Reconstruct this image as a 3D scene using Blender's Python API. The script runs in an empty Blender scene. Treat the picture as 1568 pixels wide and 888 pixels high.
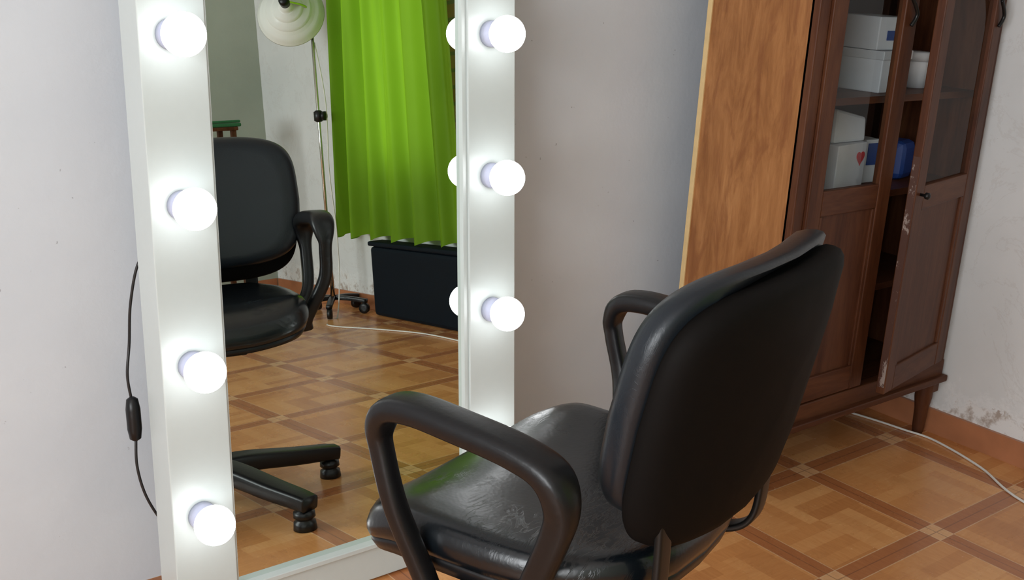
import bpy, bmesh, random
from math import *
from mathutils import Vector, Matrix
random.seed(4)
SC=bpy.context.scene
COL=bpy.context.collection

# ---------------------------------------------------------------- materials
class NT:
    def __init__(s,name):
        s.m=bpy.data.materials.new(name); s.m.use_nodes=True
        s.t=s.m.node_tree; s.t.nodes.clear()
        s.out=s.n('ShaderNodeOutputMaterial')
    def n(s,typ,**k):
        nd=s.t.nodes.new(typ)
        for a,b in k.items(): setattr(nd,a,b)
        return nd
    def l(s,a,b): s.t.links.new(a,b)
    def math(s,op,a,b=None,c=None):
        nd=s.n('ShaderNodeMath',operation=op)
        for i,v in enumerate((a,b,c)):
            if v is None: continue
            if isinstance(v,(int,float)): nd.inputs[i].default_value=v
            else: s.l(v,nd.inputs[i])
        return nd.outputs[0]
    def mix(s,f,a,b,bt='MIX'):
        nd=s.n('ShaderNodeMix',data_type='RGBA',blend_type=bt)
        for i,v in ((0,f),(6,a),(7,b)):
            if isinstance(v,(int,float)): nd.inputs[i].default_value=v
            elif isinstance(v,tuple): nd.inputs[i].default_value=(*v[:3],1)
            else: s.l(v,nd.inputs[i])
        return nd.outputs[2]
    def ramp(s,f,stops):
        nd=s.n('ShaderNodeValToRGB'); e=nd.color_ramp.elements
        while len(e)<len(stops): e.new(0.5)
        for i,(p,c) in enumerate(stops):
            e[i].position=p; e[i].color=(*c[:3],1) if isinstance(c,tuple) else (c,c,c,1)
        s.l(f,nd.inputs[0]); return nd.outputs[0]
    def coord(s,scale=(1,1,1),kind='Object',rot=(0,0,0)):
        tc=s.n('ShaderNodeTexCoord'); mp=s.n('ShaderNodeMapping')
        mp.inputs['Scale'].default_value=scale; mp.inputs['Rotation'].default_value=rot
        s.l(tc.outputs[kind],mp.inputs[0]); return mp.outputs[0]
    def noise(s,co,scale=5,detail=4,rough=.5,dist=0):
        nd=s.n('ShaderNodeTexNoise'); nd.inputs['Scale'].default_value=scale
        nd.inputs['Detail'].default_value=detail; nd.inputs['Roughness'].default_value=rough
        nd.inputs['Distortion'].default_value=dist
        s.l(co,nd.inputs['Vector']); return nd.outputs['Fac']
    def bump(s,h,strength=.2,dist=.01):
        b=s.n('ShaderNodeBump'); b.inputs['Strength'].default_value=strength
        b.inputs['Distance'].default_value=dist; s.l(h,b.inputs['Height']); return b.outputs[0]
    def pbr(s,col,rough=.5,metal=0,normal=None,coat=0,spec=.5,**k):
        p=s.n('ShaderNodeBsdfPrincipled')
        for nm,v in (('Base Color',col),('Roughness',rough),('Metallic',metal),('Coat Weight',coat),('Specular IOR Level',spec)):
            if isinstance(v,tuple): p.inputs[nm].default_value=(*v[:3],1)
            elif isinstance(v,(int,float)): p.inputs[nm].default_value=v
            else: s.l(v,p.inputs[nm])
        if normal is not None: s.l(normal,p.inputs['Normal'])
        for a,b in k.items(): p.inputs[a].default_value=b
        s.l(p.outputs[0],s.out.inputs[0]); return p

def simple(name,col,rough=.5,metal=0,nscale=30,var=.12,bump=.05,coat=0,spec=.5):
    t=NT(name); co=t.coord(); f=t.noise(co,nscale,3)
    c=t.mix(f,tuple(x*(1-var) for x in col),tuple(min(1,x*(1+var)) for x in col))
    t.pbr(c,rough,metal,t.bump(f,bump,.003),coat,spec); return t.m

def wall_mat(name,c1,c2,peel=False):
    t=NT(name); co=t.coord()
    f=t.noise(co,1.3,5,.6); g=t.noise(co,45,6,.6); g2=t.noise(co,7,4,.6)
    c=t.mix(t.ramp(f,[(.35,0.),(.65,1.)]),c1,c2)
    sp=t.ramp(t.noise(co,60,2,.5),[(.22,1.),(.25,0.)])
    c=t.mix(t.math('MULTIPLY',sp,.5),c,(.2,.19,.2))
    h=t.math('ADD',t.math('MULTIPLY',g,.35),g2)
    if peel:
        sx=t.n('ShaderNodeSeparateXYZ'); t.l(co,sx.inputs[0])
        pn=t.noise(co,8,7,.7)
        hh=t.math('SUBTRACT',.29,sx.outputs[2])
        k=t.math('ADD',t.math('MULTIPLY',hh,1.9),pn)
        mk=t.ramp(k,[(.80,0.),(.82,1.)])
        c=t.mix(mk,c,t.mix(t.ramp(t.noise(co,18,5,.7),[(.35,0.),(.5,1.)]),(.44,.37,.32),(.80,.79,.78)))
        cr=t.ramp(k,[(.70,0.),(.79,1.),(.81,0.)])
        c=t.mix(t.math('MULTIPLY',cr,.6),c,(.85,.85,.85))
        st=t.ramp(t.noise(co,3.2,6,.7,.8),[(.485,0.),(.5,1.),(.515,0.)])
        c=t.mix(t.math('MULTIPLY',st,.16),c,(.42,.36,.32))
        h=t.math('SUBTRACT',h,t.math('MULTIPLY',mk,.8))
    t.pbr(c,.75,0,t.bump(h,.25,.006),spec=.25); return t.m

def tile_mat():
    t=NT('floor_tile'); co=t.coord()
    s=t.n('ShaderNodeSeparateXYZ'); t.l(co,s.inputs[0])
    P=.41; hw=.030
    def ax(o,off):
        a=t.math('DIVIDE',t.math('SUBTRACT',o,off),P)
        fr=t.math('FRACT',t.math('ADD',a,100.5))
        d=t.math('MULTIPLY',t.math('ABSOLUTE',t.math('SUBTRACT',fr,.5)),P)
        return a,d
    u,du=ax(s.outputs[0],2.475); v,dv=ax(s.outputs[1],1.28)
    bu=t.math('LESS_THAN',du,hw); bv=t.math('LESS_THAN',dv,hw)
    band=t.math('MAXIMUM',bu,bv); cross=t.math('MULTIPLY',bu,bv)
    U=t.math('ADD',t.math('MULTIPLY',u,2),200); V=t.math('ADD',t.math('MULTIPLY',v,2),200)
    fu=t.math('FLOOR',U); fv=t.math('FLOOR',V)
    par=t.math('MODULO',t.math('ADD',fu,fv),2)
    su=t.math('FLOOR',t.math('MULTIPLY',U,5)); sv=t.math('FLOOR',t.math('MULTIPLY',V,5))
    def rnd(a,b,c):
        cb=t.n('ShaderNodeCombineXYZ'); t.l(a,cb.inputs[0]); t.l(b,cb.inputs[1]); cb.inputs[2].default_value=c
        w=t.n('ShaderNodeTexWhiteNoise'); t.l(cb.outputs[0],w.inputs[0]); return w.outputs[0]
    r1=rnd(su,fv,1.); r2=rnd(fu,sv,2.)
    r=t.math('ADD',t.math('MULTIPLY',r1,par),t.math('MULTIPLY',r2,t.math('SUBTRACT',1,par)))
    gr1=t.noise(t.coord((18,3,1)),6,4,.6,.5); gr2=t.noise(t.coord((3,18,1)),6,4,.6,.5)
    gr=t.math('ADD',t.math('MULTIPLY',gr2,par),t.math('MULTIPLY',gr1,t.math('SUBTRACT',1,par)))
    k=t.math('ADD',t.math('MULTIPLY',r,.5),t.math('MULTIPLY',gr,.5))
    inner=t.ramp(k,[(.15,(.51,.200,.064)),(.5,(.66,.290,.098)),(.85,(.80,.405,.155))])
    bandc=t.mix(gr1,(.36,.120,.042),(.53,.205,.075))
    crc=t.mix(gr1,(.64,.32,.14),(.86,.50,.25))
    c=t.mix(band,inner,bandc); c=t.mix(cross,c,crc)
    def line(d,o,w): return t.math('LESS_THAN',t.math('ABSOLUTE',t.math('SUBTRACT',d,o)),w)
    g=t.math('MAXIMUM',line(du,hw,.0014),line(dv,hw,.0014))
    gt=t.math('MAXIMUM',t.math('LESS_THAN',du,.0016),t.math('LESS_THAN',dv,.0016))
    c=t.mix(t.math('MULTIPLY',g,.6),c,(.80,.56,.34))
    c=t.mix(t.math('MULTIPLY',gt,.5),c,(.14,.06,.035))
    dirt=t.noise(co,2.2,5,.6)
    c=t.mix(t.math('MULTIPLY',t.ramp(dirt,[(.4,0.),(.75,1.)]),.2),c,(.25,.13,.08))
    rg=t.math('ADD',.15,t.math('MULTIPLY',t.noise(co,9,4,.6),.22))
    h=t.math('SUBTRACT',t.math('MULTIPLY',t.noise(co,14,3),.25),gt)
    t.pbr(c,rg,0,t.bump(h,.12,.004),spec=.5); return t.m

def wood_mat(name,c1,c2,c3,axis='Z',rough=.4,scale=1.0,coat=.15,dist=1.4,spec=.5):
    t=NT(name)
    sc={'Z':(9,9,1.1),'X':(1.1,9,9),'Y':(9,1.1,9)}[axis]
    co=t.coord(tuple(x*scale for x in sc))
    f=t.noise(co,1.2,6,.62,dist); g=t.noise(t.coord(tuple(x*scale*6 for x in sc)),2,4,.6)
    k=t.math('ADD',t.math('MULTIPLY',f,.75),t.math('MULTIPLY',g,.25))
    c=t.ramp(k,[(.32,c1),(.5,c2),(.68,c3)])
    t.pbr(c,rough,0,t.bump(k,.12,.003),coat,spec); return t.m

def ply_mat():
    t=NT('plywood')
    f=t.noise(t.coord((2.2,6.0,1.3)),2.0,8,.70,1.8)
    sp=t.noise(t.coord((30,70,7)),1.5,4,.6)
    blot=t.noise(t.coord((4,9,2)),2.2,5,.6,1.0)
    k=t.math('ADD',t.math('MULTIPLY',f,.75),t.math('MULTIPLY',sp,.25))
    c=t.ramp(k,[(.30,(.18,.060,.016)),(.44,(.29,.115,.035)),(.56,(.38,.162,.054)),(.72,(.50,.24,.088))])
    c=t.mix(t.math('MULTIPLY',t.ramp(blot,[(.50,0.),(.60,1.)]),.5),c,(.20,.065,.020))
    t.pbr(c,.42,0,t.bump(k,.12,.003),.1,.4); return t.m

def leather_mat(name,col,rough=.28,bs=.35,spec=.5,wrk=-.16,big=1.0):
    t=NT(name); co=t.coord()
    v=t.n('ShaderNodeTexVoronoi'); v.inputs['Scale'].default_value=150; t.l(co,v.inputs['Vector'])
    wr=t.noise(t.coord((1,2.3,1)),11,6,.65,1.8); wr=t.ramp(wr,[(.47,0.),(.5,1.),(.53,0.)])
    msk=t.ramp(t.noise(co,3.5,2),[(.5,0.),(.6,1.)])
    wr=t.math('MULTIPLY',wr,msk)
    bg=t.noise(co,5,3)
    h=t.math('ADD',t.math('MULTIPLY',v.outputs['Distance'],.08),t.math('MULTIPLY',wr,wrk))
    h=t.math('ADD',h,t.math('MULTIPLY',bg,big))
    rg=t.math('ADD',rough,t.math('MULTIPLY',t.noise(co,12,4),.12))
    t.pbr(col,rg,0,t.bump(h,bs,.006),spec=spec); return t.m

def emis(name,col,st):
    t=NT(name); e=t.n('ShaderNodeEmission'); e.inputs[0].default_value=(*col,1); e.inputs[1].default_value=st
    t.l(e.outputs[0],t.out.inputs[0]); return t.m

def glass_mat(name):
    t=NT(name); tr=t.n('ShaderNodeBsdfTransparent'); tr.inputs[0].default_value=(.80,.83,.82,1)
    g=t.n('ShaderNodeBsdfGlossy'); g.inputs['Roughness'].default_value=.03
    f=t.n('ShaderNodeLayerWeight'); f.inputs[0].default_value=.3
    k=t.math('ADD',.05,t.math('MULTIPLY',t.math('POWER',f.outputs['Facing'],4),.5))
    m=t.n('ShaderNodeMixShader'); t.l(k,m.inputs[0]); t.l(tr.outputs[0],m.inputs[1]); t.l(g.outputs[0],m.inputs[2])
    t.l(m.outputs[0],t.out.inputs[0]); return t.m

def curtain_mat():
    t=NT('green_fabric'); co=t.coord()
    w=t.noise(t.coord((200,200,30)),3,2); f=t.noise(co,2.5,3)
    c=t.mix(f,(.155,.31,.010),(.22,.42,.016))
    d=t.n('ShaderNodeBsdfPrincipled'); t.l(c,d.inputs['Base Color']); d.inputs['Roughness'].default_value=.6; d.inputs['Specular IOR Level'].default_value=.2
    t.l(t.bump(w,.15,.002),d.inputs['Normal'])
    tr=t.n('ShaderNodeBsdfTranslucent'); t.l(c,tr.inputs[0])
    m=t.n('ShaderNodeMixShader'); m.inputs[0].default_value=.4
    t.l(d.outputs[0],m.inputs[1]); t.l(tr.outputs[0],m.inputs[2]); t.l(m.outputs[0],t.out.inputs[0]); return t.m

def brick_mat():
    t=NT('brick')
    tc=t.n('ShaderNodeTexCoord'); s=t.n('ShaderNodeSeparateXYZ'); t.l(tc.outputs['Object'],s.inputs[0])
    cb=t.n('ShaderNodeCombineXYZ'); t.l(s.outputs[1],cb.inputs[0]); t.l(s.outputs[2],cb.inputs[1])
    b=t.n('ShaderNodeTexBrick'); t.l(cb.outputs[0],b.inputs['Vector'])
    b.inputs['Scale'].default_value=1; b.inputs['Brick Width'].default_value=.22; b.inputs['Row Height'].default_value=.075
    b.inputs['Mortar Size'].default_value=.009
    b.inputs['Color1'].default_value=(.62,.36,.28,1); b.inputs['Color2'].default_value=(.50,.25,.18,1); b.inputs['Mortar'].default_value=(.30,.26,.24,1)
    t.pbr(b.outputs[0],.8,0,t.bump(b.outputs['Fac'],-.5,.01)); return t.m

M={}
M['wall']=wall_mat('painted_wall',(.665,.705,.755),(.74,.775,.815))
M['wall_side']=wall_mat('painted_wall_worn',(.66,.67,.67),(.76,.765,.765),True)
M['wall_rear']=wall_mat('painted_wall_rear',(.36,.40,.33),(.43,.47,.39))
M['ceil']=simple('ceiling_paint',(.75,.77,.78),.8)
M['floor']=tile_mat()
M['skirt']=simple('terracotta_skirting',(.42,.17,.08),.35,nscale=12,var=.3)
M['white']=simple('white_melamine',(.60,.65,.635),.28,nscale=60,var=.02,bump=.02)
M['whited']=simple('white_edge',(.62,.63,.66),.4,var=.03)
M['board']=simple('backing_board',(.25,.17,.11),.8)
t=NT('mirror_glass'); g=t.n('ShaderNodeBsdfGlossy'); g.inputs['Roughness'].default_value=0; g.inputs[0].default_value=(.80,.86,.82,1); t.l(g.outputs[0],t.out.inputs[0]); M['mirror']=t.m
M['bulb']=emis('lit_bulb',(.97,.99,1.0),6.0)
M['bulbbase']=simple('bulb_plastic',(.42,.44,.56),.35)
M['black']=simple('black_plastic',(.007,.007,.008),.36,nscale=120,var=.2,bump=.10,spec=.4)
M['leather']=leather_mat('black_vinyl',(.004,.006,.008),.19,.20,.62,-.20,.8)
M['leather3']=leather_mat('black_vinyl_front',(.010,.014,.019),.30,.20,.42,-.10)
M['leather2']=leather_mat('black_vinyl_back',(.006,.005,.0045),.6,.10,.07,-.05)
M['metalk']=simple('black_metal',(.02,.02,.02),.35,.6)
M['chrome']=simple('chrome',(.7,.68,.64),.15,1.0,var=.03,bump=.01)
M['ply']=ply_mat()
M['trim']=simple('raw_pine',(.70,.50,.24),.55)
M['dark']=wood_mat('dark_stained_wood',(.045,.014,.006),(.085,.028,.012),(.130,.049,.021),'Z',.45,1.2,0,spec=.22)
M['darkh']=wood_mat('dark_stained_wood_h',(.045,.014,.006),(.085,.028,.012),(.130,.049,.021),'X',.45,1.2,0,spec=.22)
M['inner']=simple('cabinet_interior',(.025,.009,.005),.6)
M['glass']=glass_mat('cabinet_glass')
M['paper']=simple('white_card',(.70,.71,.75),.5,var=.05)
M['blue']=simple('blue_plastic',(.02,.06,.26),.4)
M['navy']=simple('navy_cloth',(.005,.009,.014),.6,spec=.12)
M['red']=simple('red_print',(.6,.02,.03),.5)
M['green']=simple('dark_green_towel',(.03,.16,.06),.9,nscale=200,bump=.5)
M['curtain']=curtain_mat()
M['brick']=brick_mat()
M['cablew']=simple('white_cable',(.75,.73,.68),.4)
M['cableb']=simple('black_cable',(.015,.013,.013),.4)
M['lampw']=simple('white_enamel',(.80,.82,.78),.25,var=.02)
def worn():
    t=NT('worn_edge'); n1=t.noise(t.coord((1,1,.5)),30,5,.7)
    c=t.mix(t.ramp(n1,[(.54,0.),(.60,1.)]),(.07,.025,.014),(.34,.28,.25)); t.pbr(c,.6); return t.m
M['worn']=worn()

# ---------------------------------------------------------------- geometry helpers
def empty(name,loc=(0,0,0),rotz=0):
    e=bpy.data.objects.new(name,None); e.empty_display_size=.1; e.location=loc; e.rotation_euler=(0,0,rotz); COL.objects.link(e); return e
def mk(name,verts,faces,mat,parent=None,smooth=False,bevel=0,seg=2,sub=0):
    me=bpy.data.meshes.new(name); me.from_pydata([tuple(v) for v in verts],[],faces); me.update()
    bm=bmesh.new(); bm.from_mesh(me); bmesh.ops.remove_doubles(bm,verts=bm.verts,dist=1e-6); bmesh.ops.recalc_face_normals(bm,faces=bm.faces); bm.to_mesh(me); bm.free()
    o=bpy.data.objects.new(name,me); COL.objects.link(o)
    if mat: me.materials.append(mat)
    if smooth:
        for p in me.polygons: p.use_smooth=True
    if bevel:
        b=o.modifiers.new('bevel','BEVEL'); b.width=bevel; b.segments=seg; b.limit_method='ANGLE'
    if sub:
        s=o.modifiers.new('sub','SUBSURF'); s.levels=sub; s.render_levels=sub
    if parent: o.parent=parent
    return o
def boxes(name,bl,mat,parent=None,bevel=0,tf=None):
    V=[];F=[]
    for (a,b) in bl:
        i=len(V)
        for z in (a[2],b[2]):
            for (x,y) in ((a[0],a[1]),(b[0],a[1]),(b[0],b[1]),(a[0],b[1])): V.append(Vector((x,y,z)))
        F+=[(i,i+3,i+2,i+1),(i+4,i+5,i+6,i+7),(i,i+1,i+5,i+4),(i+1,i+2,i+6,i+5),(i+2,i+3,i+7,i+6),(i+3,i,i+4,i+7)]
    if tf: V=[tf(v) for v in V]
    me=bpy.data.meshes.new(name); me.from_pydata([tuple(v) for v in V],[],F); me.update(); me.materials.append(mat)
    o=bpy.data.objects.new(name,me); COL.objects.link(o)
    if bevel:
        b=o.modifiers.new('bevel','BEVEL'); b.width=bevel; b.segments=2; b.limit_method='ANGLE'
    if parent: o.parent=parent
    return o
def rings(name,R,mat,parent=None,cap=True,smooth=True,closed=False,**k):
    n=len(R[0]); V=[v for r in R for v in r]; F=[]
    m=len(R)
    for i in range(m if closed else m-1):
        j=(i+1)%m
        for q in range(n):
            F.append((i*n+q,i*n+(q+1)%n,j*n+(q+1)%n,j*n+q))
    if cap and not closed:
        F.append(tuple(range(n))[::-1]); F.append(tuple((m-1)*n+q for q in range(n)))
    return mk(name,V,F,mat,parent,smooth,**k)
def revolve(name,prof,mat,parent=None,origin=(0,0,0),axis=(0,0,1),n=40,cap=True,**k):
    ax=Vector(axis).normalized(); q=Vector((0,0,1)).rotation_difference(ax)
    R=[[Vector(origin)+q@Vector((r*cos(2*pi*i/n),r*sin(2*pi*i/n),z)) for i in range(n)] for r,z in prof]
    return rings(name,R,mat,parent,cap,**k)
def cr(pts,sub=8):
    P=[Vector(p) for p in pts]; out=[]
    for i in range(len(P)-1):
        a=P[max(i-1,0)];b=P[i];c=P[i+1];d=P[min(i+2,len(P)-1)]
        for s in range(sub):
            t=s/sub
            out.append(.5*((2*b)+(-a+c)*t+(2*a-5*b+4*c-d)*t*t+(-a+3*b-3*c+d)*t**3))
    out.append(P[-1]); return out
def tube(name,pts,r,mat,parent=None,n=10,smooth_path=True,sub=8):
    P=cr(pts,sub) if smooth_path else [Vector(p) for p in pts]
    R=[];up=Vector((0,0,1))
    T0=(P[1]-P[0]).normalized(); s=T0.cross(up)
    if s.length<.05: s=T0.cross(Vector((0,1,0)))
    s.normalize()
    for i,p in enumerate(P):
        T=(P[min(i+1,len(P)-1)]-P[max(i-1,0)]).normalized()
        s=(s-T*s.dot(T)).normalized(); w=T.cross(s)
        rr=r(i/(len(P)-1)) if callable(r) else r
        R.append([p+s*rr*cos(2*pi*k/n)+w*rr*sin(2*pi*k/n) for k in range(n)])
    return rings(name,R,mat,parent)

# ---------------------------------------------------------------- room shell
XR,YF,XL,YB,HC=3.05,2.13,-2.0,-2.30,2.6
boxes('floor',[((XL-.1,YB-.1,-.1),(XR+.1,YF+.1,0))],M['floor'])
boxes('ceiling',[((XL-.1,YB-.1,HC),(XR+.1,YF+.1,HC+.1))],M['ceil'])
boxes('wall_front',[((XL-.1,YF,0),(XR+.1,YF+.1,HC))],M['wall'])
wy0,wy1,wz0,wz1=-1.20,-.42,.75,2.0
boxes('wall_right',[((XR,YB,0),(XR+.1,wy0,HC)),((XR,wy1,0),(XR+.1,YF,HC)),((XR,wy0,0),(XR+.1,wy1,wz0)),((XR,wy0,wz1),(XR+.1,wy1,HC))],M['wall_side'])
by0,by1,bz0,bz1=-1.5,.7,.8,2.25
boxes('wall_left',[((XL-.1,YB-.1,0),(XL,by0,HC)),((XL-.1,by1,0),(XL,YF+.1,HC)),((XL-.1,by0,0),(XL,by1,bz0)),((XL-.1,by0,bz1),(XL,by1,HC))],M['wall'])
boxes('wall_rear',[((XL,YB-.1,0),(XR+.1,YB,HC))],M['wall_rear'])
boxes('baseboard_right',[((XR-.012,YB+.02,0),(XR,YF-.02,.075))],M['skirt'])
boxes('baseboard_rear',[((XL,YB,0),(XR-.012,YB+.012,.075))],M['skirt'])
w=empty('added_window')  # unseen window, added so the room is lit from the left
ym=(by0+by1)/2
boxes('frame',[((XL-.08,by0,bz0),(XL-.03,by0+.05,bz1)),((XL-.08,by1-.05,bz0),(XL-.03,by1,bz1)),((XL-.08,by0,bz0),(XL-.03,by1,bz0+.05)),((XL-.08,by0,bz1-.05),(XL-.03,by1,bz1)),((XL-.08,ym-.025,bz0),(XL-.03,ym+.025,bz1))],M['white'],w)
w=empty('window_2')
boxes('frame',[((XR+.03,wy0,wz0),(XR+.08,wy0+.04,wz1)),((XR+.03,wy1-.04,wz0),(XR+.08,wy1,wz1)),((XR+.03,wy0,wz0),(XR+.08,wy1,wz0+.04)),((XR+.03,wy0,wz1-.04),(XR+.08,wy1,wz1))],M['dark'],w)
boxes('trim_1',[((XR-.03,wy1+.02,.85),(XR,.15,2.2))],M['brick'])

# ---------------------------------------------------------------- vanity mirror
lean=radians(5.0)
MO=Vector((.789,1.971,1.171))
hx=Vector((1,0,0)); uu=Vector((0,sin(lean),cos(lean))); nn=Vector((0,-cos(lean),sin(lean)))
def MP(h,u,n): return MO+hx*h+uu*u+nn*n
def mtf(v): return MP(v.x,v.y,v.z)
mir=empty('vanity_mirror')
U0=-(MO.z)/cos(lean)+.004; U1=.62; UB=-1.093
th=.085
boxes('post_left',[((-.058,U0,-th+.018),(.066,U1,.018))],M['white'],mir,.002,mtf)
boxes('post_right',[((.648,U0,-th+.018),(.776,U1,.018))],M['white'],mir,.002,mtf)
boxes('rail_bottom',[((.066,U0,-th+.018),(.648,UB,.010))],M['white'],mir,.002,mtf)
boxes('rail_bottom_trim',[((.066,UB-.001,-.02),(.648,UB+.010,.022))],M['white'],mir,.0015,mtf)
boxes('rail_top',[((.066,U1-.12,-th+.018),(.648,U1,.018))],M['white'],mir,.002,mtf)
boxes('edge_trims',[((.066,UB,-.01),(.0705,U1-.12,.014)),((.636,UB,-.01),(.648,U1-.12,.012))],M['white'],mir,.001,mtf)
boxes('glass',[((.066,UB,-.01),(.642,U1-.12,0))],M['mirror'],mir,0,mtf)
boxes('backing',[((.066,UB,-.03),(.648,U1-.12,-.012))],M['board'],mir,0,mtf)
k=0
for hh in (0.0,.707):
    for i in range(-1,4):
        k+=1; c=MP(hh,-.303*i,0)
        revolve('bulb_base_%d'%k,[(.0,.018),(.028,.018),(.028,.032),(.021,.036),(.021,.052)],M['bulbbase'],mir,c,nn,24,cap=False)
        R=.0385; pr=[(.018,.046)]+[(R*sin(a),.078-R*cos(a)) for a in [radians(x) for x in range(30,180,10)]]+[(.0005,.078+R)]
        revolve('bulb_%d'%k,pr,M['bulb'],mir,c,nn,32,cap=True)
cord=[(.775,2.03,.765),(.745,2.035,.74),(.728,2.04,.66),(.722,2.04,.58),(.712,2.03,.52),(.716,2.025,.47)]
tube('cord_upper',cord,.0028,M['cableb'],mir,8)
tube('cord_lower',[(.716,2.01,.395),(.712,2.0,.34),(.722,1.99,.28),(.745,1.98,.225),(.765,1.975,.20)],.0028,M['cableb'],mir,8)
revolve('cord_switch',[(.004,-.045),(.011,-.04),(.014,-.02),(.014,.02),(.011,.04),(.004,.045)],M['black'],mir,(.716,2.017,.432),(0,.12,1),16)

# ---------------------------------------------------------------- chair
ch=empty('office_armchair',(1.12,1.15,0),radians(17.4))
def sell(a,b,n,e,cx=0,cy=0):
    out=[]
    for i in range(n):
        t=2*pi*i/n; c,s=cos(t),sin(t)
        out.append((cx+a*abs(c)**(2/e)*(1 if c>=0 else -1),cy+b*abs(s)**(2/e)*(1 if s>=0 else -1)))
    return out
def sstep(x,a,b):
    x=min(1,max(0,(x-a)/(b-a))); return x*x*(3-2*x)
def seatz(x,y):
    z=.566-.040*sstep(y,.15,.29)+.012*sstep(abs(x),.08,.24)-.006
    z+=.012*sstep(-y,.10,.20); return z
base=sell(.268,.242,88,6.0,0,.030)
def seatring(s,dz,follow=1):
    r=[]
    for (x,y) in base:
        wq=1+.05*(y/.23) if y>0 else 1-.22*(y/.22)**2
        X=x*s*wq-.010;Y=(y-.03)*s+.03-.018*(x/.26)**2*(1 if y>0 else -1.6)*s*s
        r.append(Vector((X,Y,seatz(X,Y)*follow+(1-follow)*.545+dz)))
    return r
prof=[(.02,0),(.2,0),(.4,0),(.6,0),(.75,.0),(.86,.001),(.92,-.001),(.96,-.006),(.985,-.016),(1.0,-.030),(1.0,-.040),(.985,-.052),(.95,-.060)]
rings('seat_cushion',[seatring(s,d) for s,d in prof],M['leather'],ch)
rings('seat_shell',[seatring(.97,-.054),seatring(.975,-.062),seatring(.95,-.074,.8),seatring(.7,-.086,.5)],M['black'],ch)
bb=sell(.288,.178,96,4.8)
brot=Matrix.Rotation(radians(0.5),3,'Z')
def backpt(x,z,d):
    v=Vector((x, .045*(abs(x)/.26)**2 -.17*z + d, 0))
    v=brot@v; return Vector((v.x+.038,v.y-.225,.790+z))
def backring(s,d,dz=0,lo=0):
    r=[]
    for (x,z) in bb:
        wz=1-.02*(z/.18) if z>0 else 1-.04*(-z/.18)
        zz=z*s-(.014 if z<0 else -.004)*s*(1-(x/.288)**2)+dz
        if z<0: zz-=lo*sstep(-z,0,.18)
        r.append(backpt((x*wz)*s,zz,d))
    return r
cf=[(.03,.050),(.3,.048),(.6,.046),(.8,.044),(.9,.040),(.96,.030),(.99,.016),(1.0,.0),(.995,-.010),(.97,-.016)]
rings('backrest_cushion',[backring(s,d,.004,-.010) for s,d in cf],M['leather3'],ch)
cb=[(.955,-.012),(.975,-.020),(.975,-.032),(.960,-.044),(.92,-.052),(.85,-.056),(.6,-.060),(.3,-.062),(.03,-.062)]
rings('backrest_shell',[backring(s,d,-.010,.020) for s,d in cb],M['leather2'],ch)
def sweep(name,path,wd,tk,mat,parent,side=Vector((1,0,0)),e=5,n=20,sub=6):
    P=cr(path,sub); N=len(P); R=[]
    for i,p in enumerate(P):
        T=(P[min(i+1,N-1)]-P[max(i-1,0)]).normalized()
        s=(side-T*side.dot(T)).normalized(); w=T.cross(s)
        t=i/(N-1)
        W=wd(t) if callable(wd) else wd; K=tk(t) if callable(tk) else tk
        R.append([p+s*a+w*b for a,b in sell(W/2,K/2,n,e)])
    return rings(name,R,mat,parent)
for sx in (-1,1):
    sweep('backrest_support_%s'%('l' if sx<0 else 'r'),[(.15*sx,-.08,.470),(.165*sx,-.16,.470),(.175*sx,-.205,.495),(.18*sx,-.215,.56),(.18*sx,-.210,.70)],.035,.012,M['metalk'],ch)
boxes('seat_mechanism',[((-.11,-.12,.425),(.11,.12,.476)),((-.2,.03,.452),(.2,.07,.478)),((-.2,-.09,.452),(.2,-.05,.478))],M['metalk'],ch,.004)
revolve('gas_column',[(.014,.26),(.014,.43)],M['chrome'],ch,n=24)
revolve('column_sleeve',[(.026,.07),(.026,.30),(.022,.31)],M['black'],ch,n=24)
revolve('base_hub',[(.03,.06),(.05,.065),(.052,.11),(.04,.135),(.027,.14)],M['black'],ch,n=32)
for i in range(5):
    an=radians(2+72*i-17.4); d=Vector((cos(an),sin(an),0)); sd=Vector((-sin(an),cos(an),0))
    pth=[d*.03+Vector((0,0,.108)),d*.12+Vector((0,0,.103)),d*.24+Vector((0,0,.086)),d*.33+Vector((0,0,.076)),d*.372+Vector((0,0,.070))]
    sweep('base_leg_%d'%(i+1),pth,lambda t:.076-.024*t,lambda t:.052-.014*t,M['black'],ch,side=sd,e=5,n=20)
    revolve('glide_%d'%(i+1),[(.016,.064),(.016,.050),(.027,.048),(.028,.034),(.022,.030),(.021,.026),(.028,.022),(.030,.002),(.026,0)],M['black'],ch,origin=d*.348,n=24)
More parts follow.
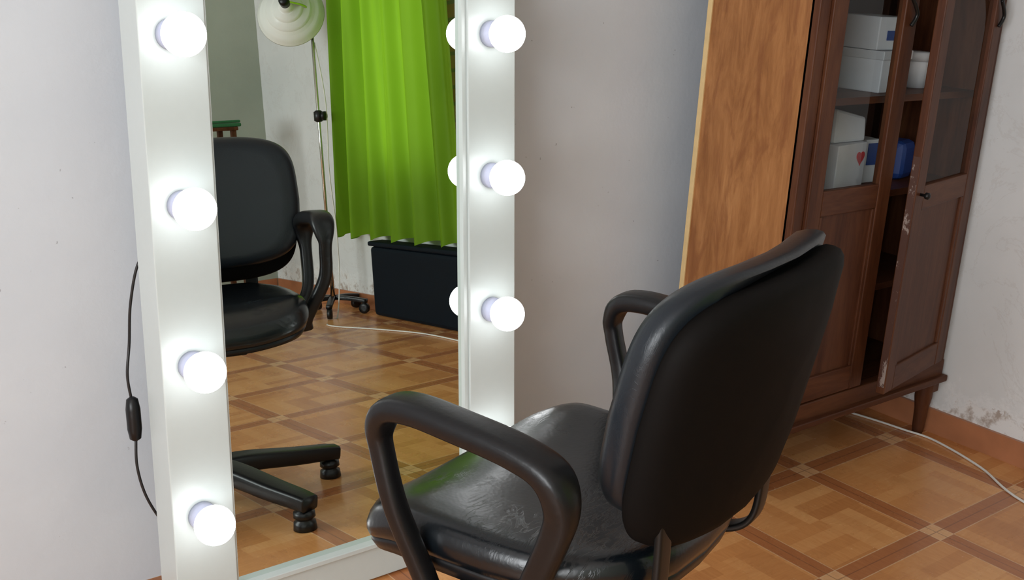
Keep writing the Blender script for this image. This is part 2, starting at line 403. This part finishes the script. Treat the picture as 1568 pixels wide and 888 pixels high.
for sgn,nm in ((-1,'left'),(1,'right')):
    A=.325*sgn; B=.30*sgn if sgn<0 else .275
    rl=-.045 if sgn<0 else -.02
    pth=[(B,rl,.468),(B*1.0,rl-.03,.488),(A-.01*sgn,-.095,.55),(A,-.130,.64),(A,-.140,.690),(A,-.122,.730),(A,-.070,.747),(A,.02,.755),(A,.095,.758),(A,.138,.747),(A,.155,.714),(A,.150,.68),(A*.99,.125,.60),(B,.090,.50),(B,.075,.470)]
    def wf(t): return .032+.028*sstep(t,.22,.36)*(1-sstep(t,.64,.78))
    def kf(t): return .030+.006*sstep(t,.1,.3)*(1-sstep(t,.6,.75))+.006*(1-sstep(t,.3,.4))
    sweep('armrest_'+nm,pth,wf,kf,M['black'],ch,e=3.2,n=20)
    sweep('arm_bracket_'+nm,[(B,.082,.478),(B,.04,.470),(B,-.01,.468),(B,rl-.005,.476)],.028,.014,M['black'],ch)
    boxes('arm_mount_'+nm,[((min(B,.1*sgn),.03,.458),(max(B,.1*sgn),.07,.472)),((min(B,.1*sgn),-.055,.458),(max(B,.1*sgn),-.02,.472))],M['metalk'],ch,.003)

# ---------------------------------------------------------------- display cabinet
cab=empty('wooden_display_cabinet')
x0,x1,yf,yb=2.21,3.03,1.65,1.98
zt=1.80
boxes('side_panel_left',[((x0,yf+.01,.14),(x0+.018,yb,zt))],M['ply'],cab,.001)
boxes('side_panel_trim',[((x0-.004,yb-.012,.14),(x0+.02,yb+.003,zt))],M['trim'],cab,.001)
boxes('side_panel_right',[((x1-.02,yf+.01,.14),(x1,yb,zt))],M['dark'],cab)
boxes('back_panel',[((x0+.018,yb-.012,.19),(x1-.02,yb-.002,zt))],M['inner'],cab)
boxes('shelves',[((x0+.018,yf+.03,z-.018),(x1-.02,yb-.012,z)) for z in (.24,.52,.785,1.04,1.34)],M['darkh'],cab)
boxes('top_board',[((x0-.02,yf-.03,zt),(x1,yb,zt+.03))],M['darkh'],cab,.006)
boxes('base_rail',[((x0,yf-.012,.19),(x1,yf+.02,.245)),((x0-.005,yf-.028,.178),(x1+.005,yf+.01,.198))],M['darkh'],cab,.004)
boxes('frame_stiles',[((x0,yf-.008,.14),(x0+.04,yf+.02,zt)),((x1-.035,yf-.008,.14),(x1,yf+.02,zt)),((x0,yf-.008,zt-.06),(x1,yf+.02,zt))],M['dark'],cab,.003)
for i,(lx,ly) in enumerate(((x0+.03,yf+.02),(x1-.03,yf+.02),(x0+.03,yb-.03),(x1-.03,yb-.03))):
    revolve('leg_%d'%(i+1),[(.014,0),(.018,.02),(.020,.08),(.026,.12),(.026,.16),(.022,.19)],M['dark'],cab,(lx,ly,0),n=20)
def door(nm,tf,wd,par):
    z0,z1=.25,zt-.065; st=.055
    boxes(nm+'_frame',[((0,-.012,z0),(st,.012,z1)),((wd-st,-.012,z0),(wd,.012,z1))],M['dark'],par,.003,tf)
    boxes(nm+'_rails',[((st,-.011,z0),(wd-st,.011,z0+.07)),((st,-.011,.755),(wd-st,.011,.82)),((st,-.011,z1-.07),(wd-st,.011,z1))],M['darkh'],par,.003,tf)
    boxes(nm+'_panel',[((st,-.004,z0+.07),(wd-st,.004,.755))],M['dark'],par,0,tf)
    boxes(nm+'_panel_mould',[((st,-.010,z0+.07),(st+.012,.0,.755)),((wd-st-.012,-.010,z0+.07),(wd-st,.0,.755))],M['dark'],par,.002,tf)
    q=[tf(Vector(p)) for p in ((st,0,.82),(wd-st,0,.82),(wd-st,0,z1-.07),(st,0,z1-.07))]
    mk(nm+'_glass',q,[(0,1,2,3)],M['glass'],par)
dl=.345
door('door_left',lambda v:Vector((x0+.042+v.x,yf-.004+v.y,v.z)),dl,cab)
dr=.41; hg=Vector((x1-.037,yf-.010,0)); an=radians(10)
def dtf(v):
    q=v.x-dr; return hg+Vector((q*cos(an)-v.y*sin(an), q*sin(an)+v.y*cos(an),v.z))
door('door_right',dtf,dr,cab)
boxes('door_right_edge_wear',[((-.0012,-.009,.27),(.0,.009,.90))],M['worn'],cab,0,dtf)
revolve('door_knob',[(.004,0),(.004,.012),(.009,.016),(.009,.024),(.004,.028)],M['metalk'],cab,dtf(Vector((.03,-.012,.80))),(0,-1,0),16)
for nm,tf,hx_ in (('l',lambda v:Vector((x0+.042+v.x,yf-.004+v.y,v.z)),dl-.03),('r',dtf,dr-.03)):
    tube('latch_'+nm,[tf(Vector((hx_,-.016,1.22))),tf(Vector((hx_+.01,-.022,1.25))),tf(Vector((hx_-.02,-.02,1.29)))],.005,M['metalk'],cab,8)

def rbox(name,x,y,z,w,d,h,mat,rot=0,bev=.003):
    e=empty(name,(x,y,z),rot)
    boxes('carton',[((-w/2,-d/2,0),(w/2,d/2,h))],mat,e,bev); return e
b=rbox('storage_box',2.67,1.80,1.04,.15,.15,.105,M['paper'],.1)
boxes('lid',[((-.078,-.078,.085),(.078,.078,.108))],M['whited'],b,.002)
b=rbox('storage_box',2.665,1.80,1.149,.13,.13,.085,M['paper'],-.05)
boxes('label',[((-.03,-.0665,.025),(.03,-.065,.05))],M['blue'],b)
b=rbox('gift_box',2.53,1.79,.785,.15,.13,.125,M['paper'],.12)
V=[];N=28
for i in range(N):
    t=2*pi*i/N; V.append(Vector((.0013*16*sin(t)**3,-.0668,.085+.0013*(13*cos(t)-5*cos(2*t)-2*cos(3*t)-cos(4*t)))))
V2=[v+Vector((0,.002,0)) for v in V]
o=rings('heart_print',[V,V2],M['red'],b,smooth=False); o.location=(.045,0,0)
b=rbox('blue_pouch',2.84,1.80,.785,.10,.10,.11,M['blue'],.2,.02)
b=rbox('white_carton',2.70,1.82,.785,.06,.10,.12,M['paper'],-.1)
boxes('label',[((-.02,-.052,.05),(.02,-.05,.11))],M['blue'],b)
e=empty('white_canister',(2.88,1.80,1.04)); revolve('body',[(.04,0),(.04,.07),(.037,.075)],M['paper'],e,n=28); revolve('cap',[(.042,.072),(.042,.095),(.038,.098)],M['whited'],e,n=28)
e=empty('paper_bag',(2.54,1.79,.911))
mk('bag',[(-.07,-.05,0),(.07,-.05,.0),(.07,.05,0),(-.07,.05,0),(-.03,-.02,.085),(.09,-.03,.06),(.09,.02,.06),(-.03,.02,.085)],[(0,1,2,3),(4,5,6,7),(0,1,5,4),(1,2,6,5),(2,3,7,6),(3,0,4,7)],M['paper'],e,bevel=.008)

# ---------------------------------------------------------------- cables on the floor
e=empty('white_power_cable')
tube('cable',[(2.93,1.93,.004),(2.96,1.80,.004),(2.975,1.70,.004),(2.985,1.60,.004),(2.93,1.42,.004),(2.83,1.24,.004),(2.78,.9,.004),(2.82,.3,.004),(2.86,-.05,.004)],.0035,M['cablew'],e,8)

# ---------------------------------------------------------------- curtain (reflected)
cu=empty('green_curtain')
def curtain():
    NU,NV=220,30; V=[];F=[]
    for j in range(NV+1):
        v=j/NV; z=.405+(2.12-.405)*v
        ya=-1.37+.10*v; yb_=-.17-.05*v
        for i in range(NU+1):
            u=i/NU; y=ya+(yb_-ya)*u
            am=.032+.012*sin(3*u+1)+.008*sin(11*u)
            ph=2*pi*7*u+1.4*sin(5*u)+.5*sin(2.2*v+6*u)
            x=2.955+am*sin(ph)*(1-.35*v)+.006*sin(2*pi*17*u+1.5*v+2*sin(4*u))
            zz=z+(.012*sin(ph+1) if j==0 else 0)
            V.append((x,y,zz))
    for j in range(NV):
        for i in range(NU):
            a=j*(NU+1)+i; F.append((a,a+1,a+NU+2,a+NU+1))
    return mk('fabric',V,F,M['curtain'],cu,True)
curtain()
tube('rod',[(2.955,-1.5,2.14),(2.955,-.05,2.14)],.010,M['metalk'],cu,12,False)
boxes('rod_brackets',[((2.945,-1.48,2.13),(XR,-1.465,2.15)),((2.945,-.09,2.13),(XR,-.075,2.15))],M['metalk'],cu)
e=empty('navy_storage_trunk')
boxes('body',[((2.945,-1.02,.0),(3.035,-.12,.36))],M['navy'],e,.02)
boxes('lid',[((2.940,-1.03,.361),(3.036,-.11,.385))],M['navy'],e,.008)

# ---------------------------------------------------------------- lamp (reflected)
lx,ly=2.84,-1.25
lp=empty('floor_lamp',(lx,ly,0))
for i in range(5):
    an=radians(54+72*i); d=Vector((cos(an),sin(an),0)); sd=Vector((-sin(an),cos(an),0))
    sweep('base_leg_%d'%(i+1),[d*.02+Vector((0,0,.085)),d*.10+Vector((0,0,.08)),d*.19+Vector((0,0,.066))],.032,.022,M['black'],lp,side=sd)
    q=d*.175
    revolve('caster_%d'%(i+1),[(.012,-.012),(.027,-.012),(.028,0),(.027,.012),(.012,.012)],M['black'],lp,q+Vector((0,0,.029)),sd,20)
tube('pole',[(0,0,.07),(0,0,.9),(0,0,1.45)],.008,M['chrome'],lp,12,False)
revolve('pole_sleeve',[(.012,.07),(.012,.5),(.009,.52)],M['chrome'],lp,n=16)
revolve('height_clamp',[(.012,-.03),(.024,-.022),(.024,.022),(.012,.03)],M['black'],lp,(0,0,1.03),n=16)
revolve('clamp_knob',[(.006,0),(.006,.02),(.024,.024),(.024,.04),(.01,.044)],M['black'],lp,(0,0,1.03),(.5,.8,0),16)
lc=Vector((-.085,-.06,1.56)); ld=Vector((.55,-.70,-.28)).normalized()
tube('arm',[(0,0,1.43),(-.005,.0,1.48),(-.03,.02,1.57),tuple(lc-ld*.13)],.007,M['chrome'],lp,12)
revolve('pole_joint',[(.010,-.015),(.016,-.01),(.016,.01),(.010,.015)],M['black'],lp,(0,0,1.45),n=16)
revolve('reflector',[(.028,-.10),(.036,-.078),(.040,-.064),(.070,-.062),(.078,-.046),(.082,-.038),(.110,-.036),(.118,-.016),(.122,-.008),(.148,-.004),(.158,.020),(.170,.034),(.172,.038),(.167,.036),(.142,.002),(.105,-.028),(.06,-.054),(.030,-.07)],M['lampw'],lp,lc,ld,56,cap=True)
revolve('socket',[(.018,-.15),(.026,-.14),(.026,-.09)],M['black'],lp,lc,ld,24)
revolve('lamp_bulb',[(.014,-.07),(.02,-.04),(.034,0),(.028,.02),(.001,.03)],M['lampw'],lp,lc,ld,24)
tube('cable',[(.01,0,1.40),(.03,.03,1.1),(.02,.03,.75),(.03,.04,.45),(.02,.05,.2),(-.06,.14,.004),(-.2,.3,.004),(-.1,.6,.004),(-.02,.9,.004),(-.02,1.3,.004)],.0035,M['cablew'],lp,8)

e=empty('side_table')
boxes('top',[((2.42,-2.0,.98),(2.64,-1.78,1.0))],M['dark'],e,.004)
boxes('legs',[((2.43+a,-1.99+b,0),(2.455+a,-1.965+b,.98)) for a in (0,.175) for b in (0,.175)],M['dark'],e)
e=empty('folded_towel',(2.54,-1.88,1.0))
boxes('folds',[((-.12,-.1,0),(.12,.1,.02)),((-.115,-.095,.021),(.118,.098,.035))],M['green'],e,.008)

# ---------------------------------------------------------------- lights
def area(name,loc,rot,sx,sy,p,col):
    l=bpy.data.lights.new(name,'AREA'); l.shape='RECTANGLE'; l.size=sx; l.size_y=sy; l.energy=p; l.color=col
    o=bpy.data.objects.new(name,l); o.location=loc; o.rotation_euler=rot; COL.objects.link(o); return o
area('added_window_light',(XL-.02,ym,(bz0+bz1)/2),(0,radians(-90),0),bz1-bz0-.1,by1-by0-.1,110,(.95,.98,1.0))  # area lamp added in the unseen left opening as main ambient light
area('curtain_daylight',(XR+.09,(wy0+wy1)/2,(wz0+wz1)/2),(0,radians(90),0),wz1-wz0-.1,wy1-wy0-.1,5,(1,.99,.95))
W=bpy.data.worlds.new('world'); SC.world=W; W.use_nodes=True
bg=W.node_tree.nodes['Background']; bg.inputs[0].default_value=(.75,.85,1,1); bg.inputs[1].default_value=1.0

# ---------------------------------------------------------------- camera
cd=bpy.data.cameras.new('camera'); cam=bpy.data.objects.new('camera',cd); COL.objects.link(cam)
p,r,yw=radians(16.88),radians(3.29),radians(50.72)
F=Vector((cos(yw)*cos(p),sin(yw)*cos(p),-sin(p))); R0=Vector((sin(yw),-cos(yw),0)); D0=F.cross(R0)
R=cos(r)*R0-sin(r)*D0; D=sin(r)*R0+cos(r)*D0
m=Matrix((R,-D,-F)).transposed().to_4x4(); m.translation=Vector((0,0,1.35)); cam.matrix_world=m
cd.sensor_width=36; cd.lens=36*1721/1568; cd.clip_start=.02
SC.camera=cam
SC.view_settings.view_transform='Standard'
SC.view_settings.exposure=0
